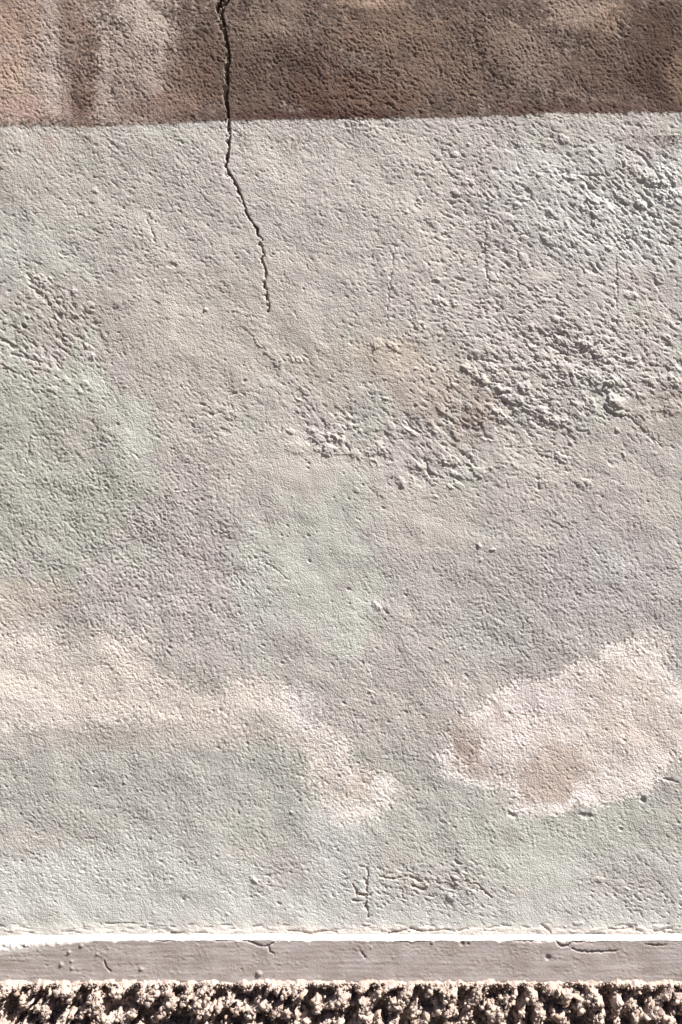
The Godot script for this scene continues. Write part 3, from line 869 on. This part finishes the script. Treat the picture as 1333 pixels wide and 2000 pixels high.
	tag(show_mesh("ledge_top", sheet(w, vs, cs, 0, top_n + 5), m, ledge), "sunlit white upper side of the ledge")
	tag(show_mesh("ledge_face", sheet(w, vs, cs, top_n + 5, total - 1), m, ledge), "smooth grey-brown front of the ledge with small cracks")


# ---------------------------------------------------------------- plinth

func build_plinth() -> void:
	var us := spread(-800.0, 2130.0, -30.0, 1363.0, 1.8, 9.0)
	var ys := spread(898.0, 1349.0, 899.0, 1035.0, 1.6, 14.0)
	var w := us.size()
	var h := ys.size()
	var z := PackedFloat32Array()
	z.resize(w * h)
	var n_clump := noise(51, 46.0, 3, 0.6)
	var n_grain := noise(52, 5.5, 3, 0.65)
	var n_lip := noise(53, 30.0, 3, 0.6)
	var n_tone := noise(54, 22.0, 3, 0.6)
	# how far the rough coat stands out: full at the lip, hollow between the clumps
	var out_at := func(u: float, y: float) -> float:
		var c := n_clump.get_noise_2d(u * 1.15 + y * 0.35, y * 0.95)
		var lip := 913.0 + 5.0 * n_lip.get_noise_2d(u, 0.0)
		var e := clampf((y - lip + 12.0) / 14.0, 0.0, 1.0)
		var hollow := clampf((y - lip + 3.0) / 11.0, 0.0, 1.0)
		return 26.0 + 20.0 * e * (2.0 - e) + hollow * clampf(c * 4.5 - 0.58, -1.0, 0.4) * 32.0 + c * 10.0
	for j in h:
		for i in w:
			z[j * w + i] = out_at.call(us[i], ys[j]) - 3.0 + 3.2 * n_grain.get_noise_2d(us[i], ys[j])
	# grains: small stones bedded in the coat, on the crests and down the sides of the hollows
	var big := []
	var small := []
	for q in 21000:
		var u := rng.randf_range(-60, 1393)
		var y := rng.randf_range(909, 1034)
		var r := 1.3 + 4.6 * pow(rng.randf(), 3.4)
		if y < 920.0:
			r = minf(r, 2.8)
		var c: float = out_at.call(u, y)
		var c2: float = out_at.call(u + 4.0, y - 5.0)
		if c < 24.0 and rng.randf() < 0.6:
			continue
		var zc := lerpf(c, c2, rng.randf()) + rng.randf_range(-2.5, 2.0)
		if r > 3.6 and c > 32.0 and y > 918.0 and u > -6.0 and u < 1339.0 and big.size() < 290:
			big.append([u, y, zc + 0.5, r * 1.1])
		else:
			small.append([u, y, zc, r])
	var vs := PackedVector3Array()
	var cs := PackedColorArray()
	var pale := lin(204, 184, 170)
	var ochre := lin(206, 172, 140)
	var dusk := lin(150, 124, 108)
	for j in h:
		for i in w:
			var k := j * w + i
			var g := n_grain.get_noise_2d(us[i] + 300.0, ys[j])
			vs.append(Vector3(us[i] - 666.5 + 1.2 * g, -ys[j], z[k] + 1.0 * g) * 0.001 + Vector3(0, EYE, 0))
			var t := n_tone.get_noise_2d(us[i], ys[j])
			var c := pale.lerp(ochre, clampf(t * 1.6 - 0.2, 0.0, 0.7)).lerp(dusk, clampf(-t * 1.5 - 0.15, 0.0, 0.6)) * (1.0 + 0.15 * g)
			cs.append(Color(c.x, c.y, c.z))
	var plinth := thing("roughcast_plinth", "coarse roughcast plinth of pale stony grains with deep dark hollows under the ledge", "plinth", Vector3.ZERO)
	tag(show_mesh("roughcast", sheet(w, vs, cs, 0, h - 1), coloured(), plinth), "", "", "stuff")
	var tints := [pale, pale, pale * 1.1, pale.lerp(ochre, 0.4), pale.lerp(dusk, 0.3), pale.lerp(dusk, 0.6)]
	for kind in 3:
		var mm := MultiMesh.new()
		mm.transform_format = MultiMesh.TRANSFORM_3D
		mm.use_colors = true
		mm.mesh = stone_mesh(70 + kind)
		var few := []
		for q in small.size():
			if q % 3 == kind:
				few.append(small[q])
		mm.instance_count = few.size()
		for q in few.size():
			var e: Array = few[q]
			var b := Basis.from_euler(Vector3(rng.randf() * 6.28, rng.randf() * 6.28, rng.randf() * 6.28)) * Basis.from_scale(Vector3(rng.randf_range(0.6, 1.3), rng.randf_range(0.5, 1.1), rng.randf_range(0.7, 1.4)) * float(e[3]) * 0.001)
			mm.set_instance_transform(q, Transform3D(b, Vector3(e[0] - 666.5, -e[1], e[2]) * 0.001 + Vector3(0, EYE, 0)))
			var c: Vector3 = tints[rng.randi() % 6] * rng.randf_range(0.85, 1.1)
			mm.set_instance_color(q, Color(c.x, c.y, c.z))
		var mi := MultiMeshInstance3D.new()
		mi.name = "small_stones"
		mi.multimesh = mm
		mi.material_override = coloured()
		plinth.add_child(mi, true)
		mi.set_meta("kind", "stuff")
	# the largest grains are stones of their own
	var shapes := []
	for q in 6:
		shapes.append(stone_mesh(60 + q))
	var mats := []
	for c in [Color(0.75, 0.69, 0.64), Color(0.72, 0.65, 0.59), Color(0.80, 0.75, 0.70), Color(0.66, 0.58, 0.52)]:
		var m := StandardMaterial3D.new()
		m.albedo_color = c
		m.roughness = 0.95
		m.metallic_specular = 0.25
		mats.append(m)
	for s in big:
		var o := show_mesh("stone", shapes[rng.randi() % 6], mats[rng.randi() % 4], plinth)
		o.position = Vector3(s[0] - 666.5, -s[1], s[2]) * 0.001 + Vector3(0, EYE, 0)
		o.rotation = Vector3(rng.randf() * 6.28, rng.randf() * 6.28, rng.randf() * 6.28)
		o.scale = Vector3.ONE * float(s[3]) * 0.001


func stone_mesh(sd: int) -> ArrayMesh:
	var sp := SphereMesh.new()
	sp.radius = 1.0
	sp.height = 2.0
	sp.radial_segments = 8
	sp.rings = 4
	var a := sp.get_mesh_arrays()
	var vs: PackedVector3Array = a[Mesh.ARRAY_VERTEX]
	var ns: PackedVector3Array = a[Mesh.ARRAY_NORMAL]
	var n := noise(sd, 1.3, 2)
	for i in vs.size():
		var p := vs[i]
		vs[i] = p * (1.0 + 0.9 * n.get_noise_3dv(p * 0.9 + Vector3(9, 9, 9))) * Vector3(1.0, 0.8, 0.9)
		ns[i] = (ns[i] / Vector3(1.0, 0.8, 0.9)).normalized()
	var b := []
	b.resize(Mesh.ARRAY_MAX)
	b[Mesh.ARRAY_VERTEX] = vs
	b[Mesh.ARRAY_NORMAL] = ns
	b[Mesh.ARRAY_INDEX] = a[Mesh.ARRAY_INDEX]
	var m := ArrayMesh.new()
	m.add_surface_from_arrays(Mesh.PRIMITIVE_TRIANGLES, b)
	return m
